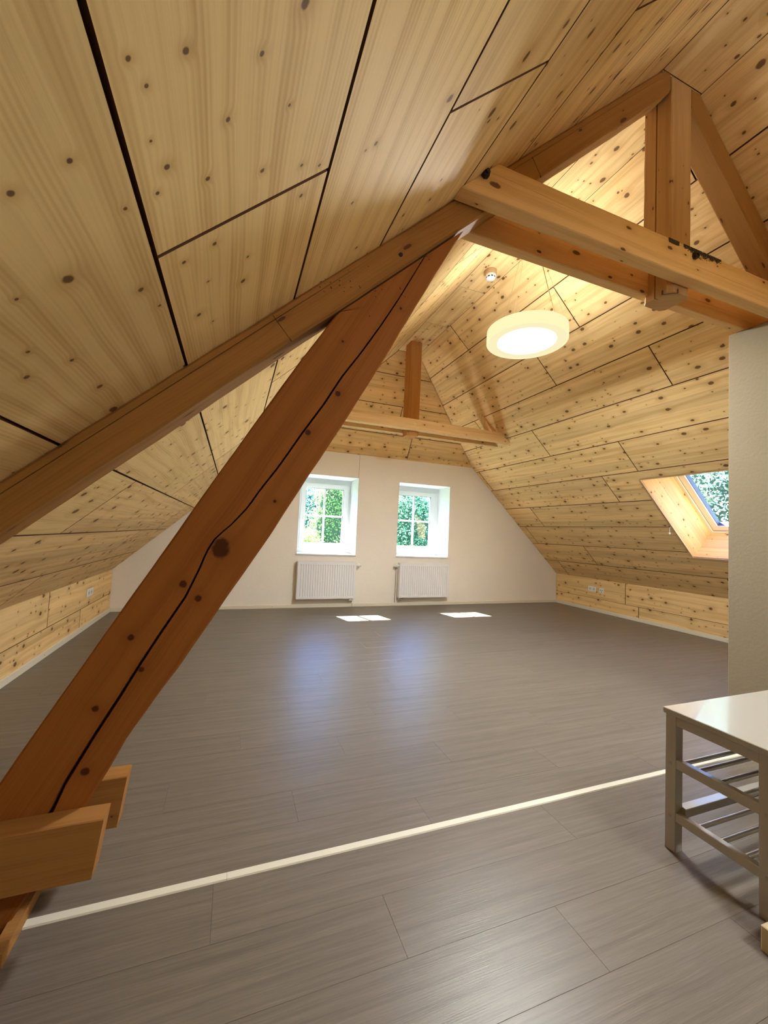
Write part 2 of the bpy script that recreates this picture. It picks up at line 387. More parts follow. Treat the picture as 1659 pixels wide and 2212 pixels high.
for k in range(11):
    js = list(LJ[k]); base = js[-1]
    while base-2.49 > YB: base -= 2.49; js.append(base)
    js = [YG] + js + [YB]
    s0, s1 = LS[k]+(G if k else 0), LS[k+1]-(G if k < 10 else 0)
    for a, b in zip(js[1:], js[:-1]):
        if b-a < 0.02: continue
        near = k in (2, 3, 4, 5) and a < 1.0
        panel(FL, [rect(a+G, b-G, s0, s1)], -1, ceiling, pine_near if near else pine)
# hip boards
HL = math.hypot(1, HT)
def hx(v):                      # x limits of the hip at distance v up the hip
    z = 2.18 + v/HL; return xl(z)+0.010, xr(z)-0.010
def hpoly(v0, v1, xa=None, xb=None):
    a0, b0 = hx(v0); a1, b1 = hx(v1)
    L0, L1 = (a0, a1) if xa is None else (xa, xa)
    R0, R1 = (b0, b1) if xb is None else (xb, xb)
    return [(L0, v0), (R0, v0), (R1, v1), (L1, v1)]
HV = [0.0, 0.36, 0.775, 1.18, (ZS-2.18)*HL]
for v0, v1, j in ((HV[0], HV[1], 2.40), (HV[1], HV[2], 2.137), (HV[2], HV[3], None), (HV[3], HV[4], None)):
    a, b = v0+(G if v0 else 0), v1-G
    if j is None: panel(FH, [hpoly(a, b)], -1, ceiling)
    else:
        panel(FH, [hpoly(a, b, None, j-G)], -1, ceiling); panel(FH, [hpoly(a, b, j+G, None)], -1, ceiling)
# ridge strip
xs0, xs1 = xl(ZS)-2.03, xr(ZS)-2.03
for a, b in ((YB, -0.6), (-0.6, 1.333), (1.337, 3.30), (3.302, 4.02), (4.022, YG-HT*(ZS-2.18))):
    panel(FS, [rect(a, b, -xs1+0.004, -xs0-0.004)], 1, ceiling, th=0.02)

# knee walls
wall_left = MB().box(XL-0.12, XL-0.018, YB-0.1, YG+0.1, -0.1, 0.50).build('wall_left', joint_m, kind='structure')
wall_right = MB().box(XR+0.018, XR+0.12, YB-0.1, YG+0.1, -0.1, 0.50).build('wall_right', joint_m, kind='structure')
for F, sg, par, zt, zj, lo, up in ((FKR, 1, wall_right, 0.498, 0.200, [4.03, 1.54, -0.95], [4.235, 1.745, -0.745]), (FKL, -1, wall_left, 0.495, 0.222, [4.565, 2.075, -0.41], [3.835, 1.345, -1.145])):
    for z0, z1, js in ((0.0, zj-G*0.6, lo), (zj+G*0.6, zt, up)):
        J = [YG] + js + [YB]
        for a, b in zip(J[1:], J[:-1]): panel(F, [rect(a+G, b-G, z0, z1)], sg, par)
# gable wall with two window openings, visible seam left of the middle
W1 = (0.83, 1.668); W2 = (2.297, 3.173); WZ = (0.715, 1.84)
mb = MB(); SEAM = 1.662
def wallseg(x0, x1, z0, z1): mb.box(x0, x1, YG, YG+0.46, z0, z1)
wallseg(-1.9, W1[0], -0.1, 2.30); wallseg(W1[1], W2[0], -0.1, 2.30); wallseg(W2[1], 6.0, -0.1, 2.30)
for a, b in (W1, W2): wallseg(a, b, -0.1, WZ[0]); wallseg(a, b, WZ[1], 2.30)
wall_far = mb.build('wall_far', clay, kind='structure')
MB().box(SEAM-0.0015, SEAM+0.0015, YG-0.0008, YG+0.01, WZ[1], 2.178).build('seam', joint_m, wall_far)
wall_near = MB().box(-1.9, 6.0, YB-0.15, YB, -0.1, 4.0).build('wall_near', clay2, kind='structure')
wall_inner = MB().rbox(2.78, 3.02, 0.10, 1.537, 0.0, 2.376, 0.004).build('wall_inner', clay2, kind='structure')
# baseboards
def board(name, x0, x1, y0, y1, h=0.05): return MB().rbox(x0, x1, y0, y1, 0.0, h, 0.002).build(name, cream, kind='structure')
bl = board('baseboard_left', XL, XL+0.012, YB, YG-0.001); br = board('baseboard_right', XR-0.012, XR, YB, YG-0.001)
bf = board('baseboard_far', XL+0.012, 1.642, YG-0.012, YG, 0.045); bf2 = board('baseboard_far_2', 1.647, XR-0.012, YG-0.012, YG, 0.045)
mb = MB()
for yy in (2.2, 3.0, 3.8, 4.6, 5.3): mb.cyl((XL+0.0118, yy, 0.025), (XL+0.0128, yy, 0.025), 0.003, n=8)
mb.build('screw_head', iron, bl)
mb = MB()
for yy in (2.2, 2.95, 3.7, 4.5, 5.2): mb.cyl((XR-0.0128, yy, 0.025), (XR-0.0118, yy, 0.025), 0.003, n=8)
mb.build('screw_head', iron, br)
mb = MB()
for xx in (0.55, 1.3): mb.cyl((xx, YG-0.0128, 0.022), (xx, YG-0.0118, 0.022), 0.003, n=8)
mb.build('screw_head', iron, bf)
mb = MB()
for xx in (1.95, 2.52, 3.12, 3.7): mb.cyl((xx, YG-0.0128, 0.022), (xx, YG-0.0118, 0.022), 0.003, n=8)
mb.build('screw_head', iron, bf2)
# pale cover strip on the floor and the low lath at the foot of the strut
mb = MB()
def stripseg(x0, x1):
    mb.prism([(1.3385, 0.0), (1.3685, 0.0), (1.3655, 0.004), (1.3415, 0.004)], lambda a, b: (x0, a, b), lambda a, b: (x1, a, b))
stripseg(-0.4475, 0.0475); stripseg(0.0485, 2.779)
fixn(mb.build('trim_1', strip_m, kind='structure'))
MB().box(-0.476, -0.4485, 1.24, 1.66, 0.0, 0.034).build('trim_2', clamp_m, kind='structure')

# ---------------------------------------------------------------- gable windows
def casement(name, X0, X1, gx0, gx1, handle_left):
    root = empty(name, ((X0+X1)/2, 5.97, WZ[0]), kind='structure')
    z0, z1 = WZ; gz0, gz1 = 0.878, 1.685
    mb = MB()
    for a in (mb.box(X0, X0+0.004, YG-0.001, 5.955, z0+0.02, z1), mb.box(X1-0.004, X1, YG-0.001, 5.955, z0+0.02, z1), mb.box(X0, X1, YG-0.001, 5.955, z1-0.004, z1)): pass
    mb.build('reveal_lining', reveal_m, root)
    mb = MB()
    mb.box(X0+0.002, gx0-0.05, 5.955, 6.02, z0+0.02, z1-0.002); mb.box(gx1+0.05, X1-0.002, 5.955, 6.02, z0+0.02, z1-0.002)
    mb.box(gx0-0.05, gx1+0.05, 5.955, 6.02, z0+0.02, gz0-0.045); mb.box(gx0-0.05, gx1+0.05, 5.955, 6.02, gz1+0.045, z1-0.002)
    mb.build('window_frame', white_pvc, root)
    ax0, ax1, az0, az1 = gx0-0.075, gx1+0.085, gz0-0.085, gz1+0.075
    mb = MB()
    mb.rbox(ax0, gx0-0.006, 5.938, 5.99, az0, az1, 0.003); mb.rbox(gx1+0.006, ax1, 5.938, 5.99, az0, az1, 0.003)
    mb.rbox(gx0-0.008, gx1+0.008, 5.938, 5.99, az0, gz0-0.006, 0.003); mb.rbox(gx0-0.008, gx1+0.008, 5.938, 5.99, gz1+0.006, az1, 0.003)
    sash = mb.build('sash', white_pvc, root)
    mb = MB()
    for q in ((gx0-0.008, gx0, gz0-0.008, gz1+0.008), (gx1, gx1+0.008, gz0-0.008, gz1+0.008), (gx0, gx1, gz0-0.008, gz0), (gx0, gx1, gz1, gz1+0.008)): mb.box(q[0], q[1], 5.944, 5.985, q[2], q[3])
    mb.build('glazing_bead', plain('grey_gasket', (0.25, 0.27, 0.27), 0.6) if 'grey_gasket' not in bpy.data.materials else bpy.data.materials['grey_gasket'], sash)
    mx, mz = (gx0+gx1)/2, 1.279
    MB().rbox(mx-0.013, mx+0.013, 5.95, 5.985, gz0, gz1, 0.003).build('muntin', white_pvc, sash)
    MB().rbox(gx0, gx1, 5.951, 5.984, mz-0.013, mz+0.013, 0.003).build('muntin', white_pvc, sash)
    for a, b in ((gx0, mx-0.013), (mx+0.013, gx1)):
        for c, d in ((gz0, mz-0.013), (mz+0.013, gz1)):
            obj('pane', [(a, 5.968, c), (b, 5.968, c), (b, 5.968, d), (a, 5.968, d)], [(0, 1, 2, 3)], glass_m, sash)
    hx_ = (ax0+gx0)/2 if handle_left else (ax1+gx1)/2+0.01; hz = 1.22
    mb = MB(); mb.rbox(hx_-0.013, hx_+0.013, 5.928, 5.938, hz-0.035, hz+0.035, 0.003); mb.cyl((hx_, 5.93, hz), (hx_, 5.895, hz), 0.008, n=10)
    dx = 0.03 if handle_left else 0.0; dz = 0.09 if handle_left else -0.11
    mb.cyl((hx_, 5.898, hz), (hx_+dx, 5.892, hz+dz), 0.008, 0.006, n=10)
    fixn(mb.build('window_handle', white_paint, sash))
    hxx = ax1+0.004 if handle_left else ax0-0.004
    mb = MB()
    for zz in (az0+0.03, az1-0.09): mb.cyl((hxx, 5.932, zz), (hxx, 5.932, zz+0.06), 0.006, n=10)
    mb.build('hinge', white_paint, root)
    MB().rbox(X0-0.012, X1+0.004, YG-0.022, 5.955, z0, z0+0.02, 0.004).build('window_sill', white_paint, root)
    return root
casement('window_1', W1[0], W1[1], 0.987, 1.545, True)
casement('window_2', W2[0], W2[1], 2.445, 3.027, False)

# ---------------------------------------------------------------- roof window in the right slope
white_bright = plain('white_roof_window', (0.84, 0.89, 0.93), 0.3)
root = empty('window_3', tuple(FR @ Vector(((SY0+SY1)/2, 1.2, 0.0))), kind='structure')
def fr(u, s, off): return FR @ Vector((u, s, off))
DO = 0.42; sb, st = 0.66, 1.54
def quadboard(name, pts, out, mat, par):
    n = Vector(out)*0.02; v = [Vector(p) for p in pts]; vv = v + [p+n for p in v]
    c = sum(v, Vector())/4; e = (v[1]-v[0]).normalized(); nrm = e.cross(v[3]-v[0]).normalized(); f = nrm.cross(e)
    m = Matrix((e, f, nrm)).transposed().to_4x4(); m.translation = c; mi = m.inverted()
    return fixn(obj(name, [mi @ p for p in vv], [(0, 1, 2, 3), (7, 6, 5, 4), (0, 4, 5, 1), (1, 5, 6, 2), (2, 6, 7, 3), (3, 7, 4, 0)], mat, par, m))
up = (FR.to_3x3() @ Vector((0, 1, 0)))
cutk = wood('pine_reveal', (0.80, 0.58, 0.30), (0.60, 0.38, 0.16), PK, dens=0.5, krad=0.8)
quadboard('reveal_board', [fr(SY1, S1, 0), fr(SY1, S0, 0), fr(SY1, sb, DO), fr(SY1, st, DO)], (0, 1, 0), cutk, root)
quadboard('reveal_board', [fr(SY0, S0, 0), fr(SY0, S1, 0), fr(SY0, st, DO), fr(SY0, sb, DO)], (0, -1, 0), cutk, root)
quadboard('reveal_board', [fr(SY0, S0, 0), fr(SY1, S0, 0), fr(SY1, sb, DO), fr(SY0, sb, DO)], -up, cutk, root)
quadboard('reveal_board', [fr(SY1, S1, 0), fr(SY0, S1, 0), fr(SY0, st, DO), fr(SY1, st, DO)], up, cutk, root)
# pale edge beading round the opening
mb = MB()
for q in (rect(SY0, SY1, S0, S0+0.006), rect(SY0, SY1, S1-0.006, S1), rect(SY0, SY0+0.006, S0, S1), rect(SY1-0.006, SY1, S0, S1)):
    mb.prism(q, lambda a, b: tuple(fr(a, b, -0.003)), lambda a, b: tuple(fr(a, b, 0.0005)))
fixn(mb.build('edge_beading', plain('pale_beading', (0.80, 0.66, 0.45), 0.5), root))
def ringf(name, u0, u1, s0, s1, wd, o0, o1, mat, par):
    mb = MB()
    for q in (rect(u0, u1, s0, s0+wd), rect(u0, u1, s1-wd, s1), rect(u0, u0+wd, s0+wd, s1-wd), rect(u1-wd, u1, s0+wd, s1-wd)):
        mb.prism(q, lambda a, b: tuple(fr(a, b, o0)), lambda a, b: tuple(fr(a, b, o1)))
    return fixn(mb.build(name, mat, par))
ringf('window_frame', SY0-0.02, SY1+0.02, sb-0.03, st+0.10, 0.05, 0.415, 0.55, white_bright, root)
sash = ringf('sash', SY0+0.035, SY1-0.035, sb+0.03, st+0.04, 0.062, 0.435, 0.50, white_bright, root)
ringf('gasket', SY0+0.030, SY1-0.030, sb+0.020, st+0.05, 0.006, 0.43, 0.50, plain('sash_gap', (0.45, 0.40, 0.30), 0.7), root)
ringf('glazing_bead', SY0+0.097, SY1-0.097, sb+0.092, st-0.022, 0.006, 0.45, 0.50, plain('dark_blue_gasket', (0.10, 0.13, 0.17), 0.5), sash)
obj('pane', [fr(SY0+0.1, sb+0.095, 0.478), fr(SY1-0.1, sb+0.095, 0.478), fr(SY1-0.1, st-0.025, 0.478), fr(SY0+0.1, st-0.025, 0.478)], [(0, 1, 2, 3)], glass_m, sash)
ringf('flashing', SY0-0.12, SY1+0.12, sb-0.15, st+0.22, 0.12, 0.44, 0.50, plain('grey_flashing', (0.25, 0.27, 0.30), 0.5, metal=0.6), root)
# outer roof skin (keeps daylight from entering between the reveal boards and the slope)
mb = MB()
for q in (rect(Y0, SY0-0.03, -0.6, SRT+0.9), rect(SY1+0.03, Y1, -0.6, SRT+0.9), rect(SY0-0.03, SY1+0.03, -0.6, sb-0.04), rect(SY0-0.03, SY1+0.03, st+0.11, SRT+0.9)):
    mb.prism(q, lambda a, b: tuple(fr(a, b, 0.38)), lambda a, b: tuple(fr(a, b, 0.44)))
mb.prism(rect(Y0, Y1, -0.6, SLT+0.9), lambda a, b: tuple(FL @ Vector((a, b, -0.38))), lambda a, b: tuple(FL @ Vector((a, b, -0.44))))
fixn(mb.build('roof', plain('roof_tile_red', (0.30, 0.12, 0.08), 0.8, nscale=6, namp=0.4), kind='structure'))

# ================================================================= THINGS
# ---------------------------------------------------------------- timbers
def timber(name, origin, ax, sd, prof, u_lo, u_hi, mat, parent, n=26):
    """sweep prof(u)->[(side, depth)] along ax; ax/sd in world, depth = +Y-like third axis; ends clipped by u_lo(s), u_hi(s)."""
    ax, sd = Vector(ax).normalized(), Vector(sd).normalized(); dp = ax.cross(sd)
    m = Matrix((ax, sd, dp)).transposed().to_4x4(); m.translation = Vector(origin)
    a = min(u_lo(s, d) for s, d in prof(0.0)); b = max(u_hi(s, d) for s, d in prof(1e9 if False else 1.0))
    us = [a + (b-a)*i/n for i in range(n+1)]
    V, Fc = [], []; k = None
    for u in us:
        P = prof(u); k = len(P)
        for s, d in P: V.append((min(max(u, u_lo(s, d)), u_hi(s, d)), s, d))
    for i in range(n):
        for j in range(k): Fc.append((i*k+j, i*k+(j+1) % k, (i+1)*k+(j+1) % k, (i+1)*k+j))
    Fc.append(tuple(k-1-j for j in range(k))); Fc.append(tuple(n*k+j for j in range(k)))
    o = obj(name, V, Fc, mat, parent, m); return fixn(o)
def interp(tab, u):
    if u <= tab[0][0]: return tab[0][1]
    for (a, b), (c, d) in zip(tab[:-1], tab[1:]):
        if u <= c: return b + (d-b)*(u-a)/(c-a)
    return tab[-1][1]
def wob(u, s, amp): return amp*(math.sin(u*7.3+s)+0.6*math.sin(u*17.1+s*2.3)+0.4*math.sin(u*41+s*5))/2
def boxprof(s0, s1, d0, d1, seed=0, amp=0.002, e=0.005, crack=None, face='front'):
    """8-corner chamfered section; crack=(table u->s, table u->halfwidth, depth) opens a groove in the d0 (front) face"""
    def f(u):
        a = s0 + wob(u, seed, amp); b = s1 + wob(u, seed+3, amp); ee = e + abs(wob(u, seed+9, e*0.6))
        P = [(a, d1-e), (a, d0+ee), (a+ee, d0)]
        if crack:
            c, hw = interp(crack[0], u), interp(crack[1], u)
            P += [(c-hw, d0), (c, d0+crack[2]*min(1, hw/0.001)), (c+hw, d0)]
        P += [(b-ee, d0), (b, d0+ee), (b, d1-e), (b-e, d1), (a+e, d1)]
        return P
    return f
# axes: ax x sd must point to +Y (depth)
ST_ = Vector((0.4919, 0, 0.8707))     # strut direction
near = empty('roof_truss', (0.0, 1.39, 0.0), label='near timber roof truss in the foreground with a thick slanting strut and king post', category='roof truss')
# strut ----------------------------------------------------
sdv = Vector((-0.8707, 0, 0.4919))    # side axis (up-left); ax x sd = ?
if ST_.cross(sdv).y < 0: sdv = -sdv
SG = 1 if sdv.x > 0 else -1           # +1: side axis points down-right like the measurements
crk = [(0.0,0.04),(0.351,0.027),(0.415,0.015),(0.547,0.008),(0.674,0.005),(0.752,0.001),(0.857,-0.001),(0.979,-0.001),(1.066,-0.013),(1.124,-0.025),(1.175,-0.026),(1.215,-0.012),(1.30,0.002),(1.362,0.002),(1.456,0.009),(1.604,0.011),(1.726,0.016),(1.843,0.014),(1.964,0.022),(2.1,0.026),(2.225,0.025),(2.327,0.021),(2.476,0.015),(2.7,0.01)]
crw = [(0.0,0.006),(0.35,0.0055),(0.9,0.0038),(1.1,0.003),(1.2,0.0022),(1.33,0.0028),(1.7,0.0034),(2.1,0.0026),(2.48,0.0016),(2.7,0.001)]
edR = [(0.0,0.098),(0.40,0.094),(0.58,0.084),(0.80,0.097),(1.20,0.105),(1.76,0.107),(2.39,0.087),(2.7,0.083)]
edL = [(0.0,-0.118),(0.38,-0.119),(0.87,-0.124),(1.31,-0.126),(1.78,-0.126),(2.05,-0.116)]
def strut_prof(u):
    e = 0.004 + abs(wob(u, 2, 0.003)); L = interp(edL, u)+wob(u, 1, 0.001); R = interp(edR, u)+wob(u, 5, 0.0022); c = interp(crk, u); hw = interp(crw, u)
    P = [(L, 0.110), (L, e), (L+e, 0.0), (c-hw, 0.0), (c, 0.035), (c+hw, 0.0), (R-e, 0.0), (R, e), (R, 0.110), (R-0.004, 0.114), (L+0.004, 0.114)]
    return [(s*SG, d) for s, d in P]
def slo(s, d): return 0.565*s*SG
def shi(s, d): return 2.417+3.179*s*SG-0.030
def strut_b():
    n = 90; m = Matrix((ST_, sdv, ST_.cross(sdv))).transposed().to_4x4(); m.translation = Vector((-0.6, 1.332, 0.0))
    V, Fc = [], []; us = [-0.08 + (2.72+0.08)*i/n for i in range(n+1)]
    for u in us:
        P = strut_prof(u); k = len(P)
        for s, d in P: V.append((min(max(u, slo(s, d)), shi(s, d)), s, d))
    for i in range(n):
        for j in range(k): Fc.append((i*k+j, i*k+(j+1) % k, (i+1)*k+(j+1) % k, (i+1)*k+j))
    Fc.append(tuple(k-1-j for j in range(k))); Fc.append(tuple(n*k+j for j in range(k)))
    me = obj('strut', V, Fc, None, near, m, label='dark orange-brown slanting strut with a long crack'); me.data.materials.append(strut_m if SG > 0 else strut_m)
    return fixn(me)
strut_o = strut_b()
# rafters --------------------------------------------------
def rafter(origin, ax, u0, u1, y0, y1, depth, seed, parent, left, mat=raft_m):
    ax = Vector(ax); sd = Vector((-ax.z, 0, ax.x))
    if ax.cross(sd).y < 0: sd = -sd
    dn = -1 if sd.z > 0 else 1        # sign that points down into the room
    top, bot = -0.001*(-dn), dn*depth
    s0, s1 = min(top, bot), max(top, bot)
    ck = ([(0, dn*0.03), (1.2, dn*0.028), (2.4, dn*0.022), (5, dn*0.03)], [(0, 0.0), (0.6, 0.0012), (1.9, 0.0016), (2.3, 0.0), (3.4, 0.0009), (5, 0.0)], 0.012)
    pf = boxprof(s0, s1, 0.0, y1-y0, seed, 0.002, 0.006, ck)
    # plumb cut at the top: x = const
    def hi(s, d): return u1 + s*(sd.x/ax.x)*-1.0
    return timber('rafter', (origin[0], y0, origin[2]), ax, sd, pf, lambda s, d: u0, hi, mat, parent, n=60)
raf_l = rafter((-1.308, 0, 0.478), (COSL, 0, SINL), 0.05, (1.95+1.308)/COSL, 1.336, 1.450, 0.107, 1, near, True)
dark_hole = plain('dark_hole', (0.03, 0.012, 0.006), 0.9)
fixn(MB().cyl((0.518, 1.345, 2.095), (0.518, 1.333, 2.095), 0.0085, 0.0075, n=14).build('dowel', dark_hole, raf_l, label='dark dowel end'))
def holes(pts, y, par):
    mb = MB(); rq = random.Random(5)
    for x, z in pts:
        for k in range(1 + (rq.random() < 0.4)):
            a, b = x+rq.uniform(-0.005, 0.005)*k, z+rq.uniform(-0.005, 0.005)*k; mb.cyl((a, y+0.004, b), (a, y-0.0005, b), rq.uniform(0.0012, 0.0022), n=7)
    mb.build('woodworm_hole', dark_hole, par, kind='stuff')
holes([(0.2279,1.8953),(0.2434,1.93),(0.2434,1.9127),(0.2633,1.9221),(0.2652,1.9052),(0.242,1.8853),(0.2946,1.9365),(0.2955,1.9202),(0.3132,1.9164),(0.314,1.9015),(0.3329,1.9443),(0.336,1.9234),(0.3666,1.9356),(0.3262,1.9768),(0.3954,2.0152),(0.2283,1.9151)], 1.336, raf_l)
for (xa, za), (xb, zb_) in (((0.0811, 1.7602), (0.1448, 1.6886)), ((1.0997, 2.697), (1.149, 2.6262))):
    d = Vector((xb-xa, 0, zb_-za)).normalized(); q = Vector((-d.z, 0, d.x))*0.0008
    V = [Vector((xa, 1.3352, za))-q, Vector((xa, 1.3352, za))+q, Vector((xb, 1.3352, zb_))+q*0.4, Vector((xb, 1.3352, zb_))-q*0.4]
    V += [v+Vector((0, 0.004, 0)) for v in V]
    fixn(obj('saw_kerf', V, [(0, 1, 2, 3), (7, 6, 5, 4), (0, 4, 5, 1), (1, 5, 6, 2), (2, 6, 7, 3), (3, 7, 4, 0)], dark_hole, raf_l))
rafter((5.36, 0, 0.48), (-COSR, 0, SINR), 0.05, (5.36-2.118)/COSR, 1.340, 1.452, 0.129, 4, near, False)
holes([(0.4256,1.9309),(0.4277,1.9108),(0.4494,1.9567),(0.4501,1.9424),(0.5187,1.9667),(0.5383,1.9406),(0.4078,1.8343),(0.6322,2.107)], 1.332, strut_o)
# collar beams ----------------------------------------------
def collar(y0, y1, z0, z1, seed, parent, mat=timber_m, n=60):
    ax = Vector((1, 0, 0)); sd = Vector((0, 0, -1))     # x cross -z = +y
    h = z1-z0
    ck = ([(0, 0.055), (1, 0.05), (2, 0.085), (3, 0.08), (4.4, 0.09)], [(0, 0.0), (0.2, 0.0009), (1.1, 0.0007), (1.5, 0.0), (2.5, 0.0006), (4.4, 0.0)], 0.01)
    pf = boxprof(0.0, h, 0.0, y1-y0, seed, 0.0012, 0.003, ck)
    return timber('collar_beam', (0.0, y0, z1), ax, sd, pf, lambda s, d: xl(z1-s)+0.002, lambda s, d: xr(z1-s)-0.002, mat, parent, n=n)
pale_timber = wood('pale_old_timber', (0.88, 0.58, 0.26), (0.66, 0.38, 0.14), TK, lam=0.0, dens=0.35, krad=0.9, cross=True, ksc=(4.0, 9.0), rough=0.55, tone=0.05)
cf = collar(1.27, 1.334, 2.377, 2.530, 11, near, pale_timber)
cb = collar(1.452, 1.503, 2.377, 2.530, 17, near, pale_timber)
def hexnut(p, r, parent, mat=iron, rot=0.3, t=0.02):
    mb = MB(); p = Vector(p); b = 0
    for (yy, rr) in ((0.0, r), (-t*0.75, r), (-t, r*0.86)):
        for i in range(6):
            a = rot + i*math.pi/3; mb.v.append((p.x+rr*math.cos(a), p.y+yy, p.z+rr*math.sin(a)))
    for k in range(2):
        for i in range(6): mb.f.append((6*k+i, 6*k+(i+1) % 6, 6*k+6+(i+1) % 6, 6*k+6+i))
    mb.f.append((12, 13, 14, 15, 16, 17)); mb.cyl(p+Vector((0, -t*0.9, 0)), p+Vector((0, -t*1.3, 0)), r*0.5, n=10)
    return fixn(mb.build('hex_bolt', mat, parent, label='black iron hex bolt' if mat is iron else 'pale round washer'))
hexnut((0.823, 1.27, 2.458), 0.0165, cf); hexnut((2.032, 1.27, 2.488), 0.0165, cf, rot=0.1)
# black bituminous residue on the upper edge of the front collar (speckled flakes)
mb = MB(); rr = random.Random(3)
def ztar(x): return 2.513 - 0.006*math.sin(x*31)
for i in range(1500):
    if rr.random() < 0.28: x = rr.uniform(1.852, 1.922); z = 2.5295 - rr.uniform(0, 0.021)
    else:
        x = rr.uniform(1.955, 2.235); z = 2.5295 - abs(rr.gauss(0, 0.008 + 0.010*max(0, math.sin((x-1.955)*11.5))**2)) - (0.012 if 2.19 < x < 2.22 and rr.random() < 0.3 else 0)
    sz = rr.uniform(0.0010, 0.0036); n = 5; c = len(mb.v); a0 = rr.random()*6
    for kk in range(n):
        a = a0+kk*2*math.pi/n; r_ = sz*rr.uniform(0.6, 1.2); mb.v.append((x+1.4*r_*math.cos(a), 1.2687, min(z+r_*math.sin(a), 2.5295)))
    mb.v.append((x, 1.2680, z)); 
    for kk in range(n): mb.f.append((c+kk, c+(kk+1) % n, c+n))
mb.build('tar_residue', plain('black_tar', (0.030, 0.018, 0.012), 0.7), cf, kind='stuff', label='speckled black tar residue')
# king post ---------------------------------------------------
def kingpost(x0, x1, y0, y1, z0, z1, ztail, parent, crack=True, mat=timber_m):
    def prof(u):
        z = z0+u; e = 0.004+abs(wob(u, 4, 0.003)); 
        if z < ztail: e = 0.020
        cy = (y0+y1)/2+0.005; hw = 0.0035 if crack else 0.0004
        P = [(x0+e, y0), (x1-e, y0), (x1, y0+e), (x1, y1-e), (x1-e, y1), (x0+e, y1), (x0, y1-e), (x0, cy+hw), (x0+0.035, cy), (x0, cy-hw), (x0, y0+e)]
        return P
    V, Fc = [], []; n = 40; zs = sorted(set([z0+(z1-z0)*i/n for i in range(n+1)] + [ztail-1e-4, ztail+0.004]))
    for z in zs:
        P = prof(z-z0); k = len(P)
        for a, b in P: V.append((z-z0, a-(x0+x1)/2, b-(y0+y1)/2))
    for i in range(len(zs)-1):
        for j in range(k): Fc.append((i*k+j, i*k+(j+1) % k, (i+1)*k+(j+1) % k, (i+1)*k+j))
    Fc.append(tuple(k-1-j for j in range(k))); Fc.append(tuple((len(zs)-1)*k+j for j in range(k)))
    m = Matrix(((0, 1, 0), (0, 0, 1), (1, 0, 0))).to_4x4(); m.translation = Vector(((x0+x1)/2, (y0+y1)/2, z0))
    return fixn(obj('king_post', V, Fc, mat, parent, m))
kingpost(1.962, 2.112, 1.336, 1.484, 2.337, ZS-0.001, 2.50, near)
# floor clamps --------------------------------------------------
def clamp(y0, y1, xend, parent):
    ax = Vector((1, 0, 0)); sd = Vector((0, 0, -1))
    pf = boxprof(0.0, 0.147, 0.0, y1-y0, y0*10, 0.0012, 0.002)
    o = timber('clamp_beam', (0, y0, 0.292), ax, sd, pf, lambda s, d: XL+0.01, lambda s, d: xend - (0.012 if s > 0.12 else 0) - s*0.04, clamp_m, parent, n=30)
    o['label'] = 'pale sawn timber clamp at the strut foot'; return o
clamp(1.262, 1.330, -0.268, near); clamp(1.449, 1.518, -0.255, near)

# ---------------------------------------------------------------- far truss
far = empty('roof_truss', (2.0, 4.56, 2.3), label='far small roof truss with short post hanging before the boarded hip', category='roof truss')
fm = wood('far_timber', (0.80, 0.57, 0.30), (0.60, 0.38, 0.16), TK, lam=0.0, dens=0.4, krad=0.9, cross=True, ksc=(4, 9), rough=0.55)
fc = collar(4.405, 4.49, 2.337, 2.465, 23, far, fm); collar(4.66, 4.735, 2.337, 2.465, 29, far, fm)
kingpost(1.935, 2.088, 4.495, 4.655, 2.285, ZS-0.001, 2.335, far, crack=False, mat=wood('far_post_timber', (0.52, 0.255, 0.075), (0.38, 0.17, 0.045), TK, lam=0.0, dens=0.9, krad=0.35, cross=True, ksc=(22, 26), rough=0.55))
mb = MB(); mb.cyl((1.99, 4.405, 2.40), (1.99, 4.399, 2.40), 0.019, n=18); mb.cyl((1.99, 4.40, 2.40), (1.99, 4.392, 2.40), 0.010, n=6)
autosmooth(mb.build('washer', brass, fc, label='pale round washer'))
# wedge shaped rafter ends that emerge from the boarding just above the collar
for sgn in (1, -1):
    V = []
    for yy in (4.50, 4.62):
        for z, dpt in ((2.72, 0.0), (2.467, 0.065), (2.467, 0.0)):
            x = xr(z) - dpt if sgn > 0 else xl(z) + dpt
            V.append((x, yy, z))
    fixn(obj('rafter_wedge', V, [(0, 1, 2), (5, 4, 3), (0, 3, 4, 1), (1, 4, 5, 2), (2, 5, 3, 0)], fm, far))

# ---------------------------------------------------------------- pendant lamp and an added copy of it
def grad_em(down):
    s = NT('lamp_diffuser'); p = s.sep(s.n('ShaderNodeTexCoord').outputs['Object'])
    r = s.math('SQRT', s.add(s.mul(p[0], p[0]), s.mul(p[1], p[1])))
    k = s.step(r, 0.215, 0.150)
    e = s.n('ShaderNodeEmission'); s.t.links.new(s.mix(k, (1.0, 0.90, 0.55), LAMP_COL), e.inputs[0])
    s.t.links.new(s.add(0.215, s.mul(k, down)), e.inputs[1]); s.t.links.new(e.outputs[0], s.out.inputs[0]); return s.m
LAMP_COL = (0.97, 1.0, 1.0); LAMP_DOWN = 64.0; LAMP_UP = 3.6
ring_m = emis('lamp_ring', (1.0, 0.91, 0.50), 0.23); diff_m = grad_em(LAMP_DOWN); top_m = emis('lamp_top', LAMP_COL, LAMP_UP); diff_added = grad_em(LAMP_DOWN*0.60); top_added = emis('lamp_top_added', LAMP_COL, LAMP_UP*2.0)
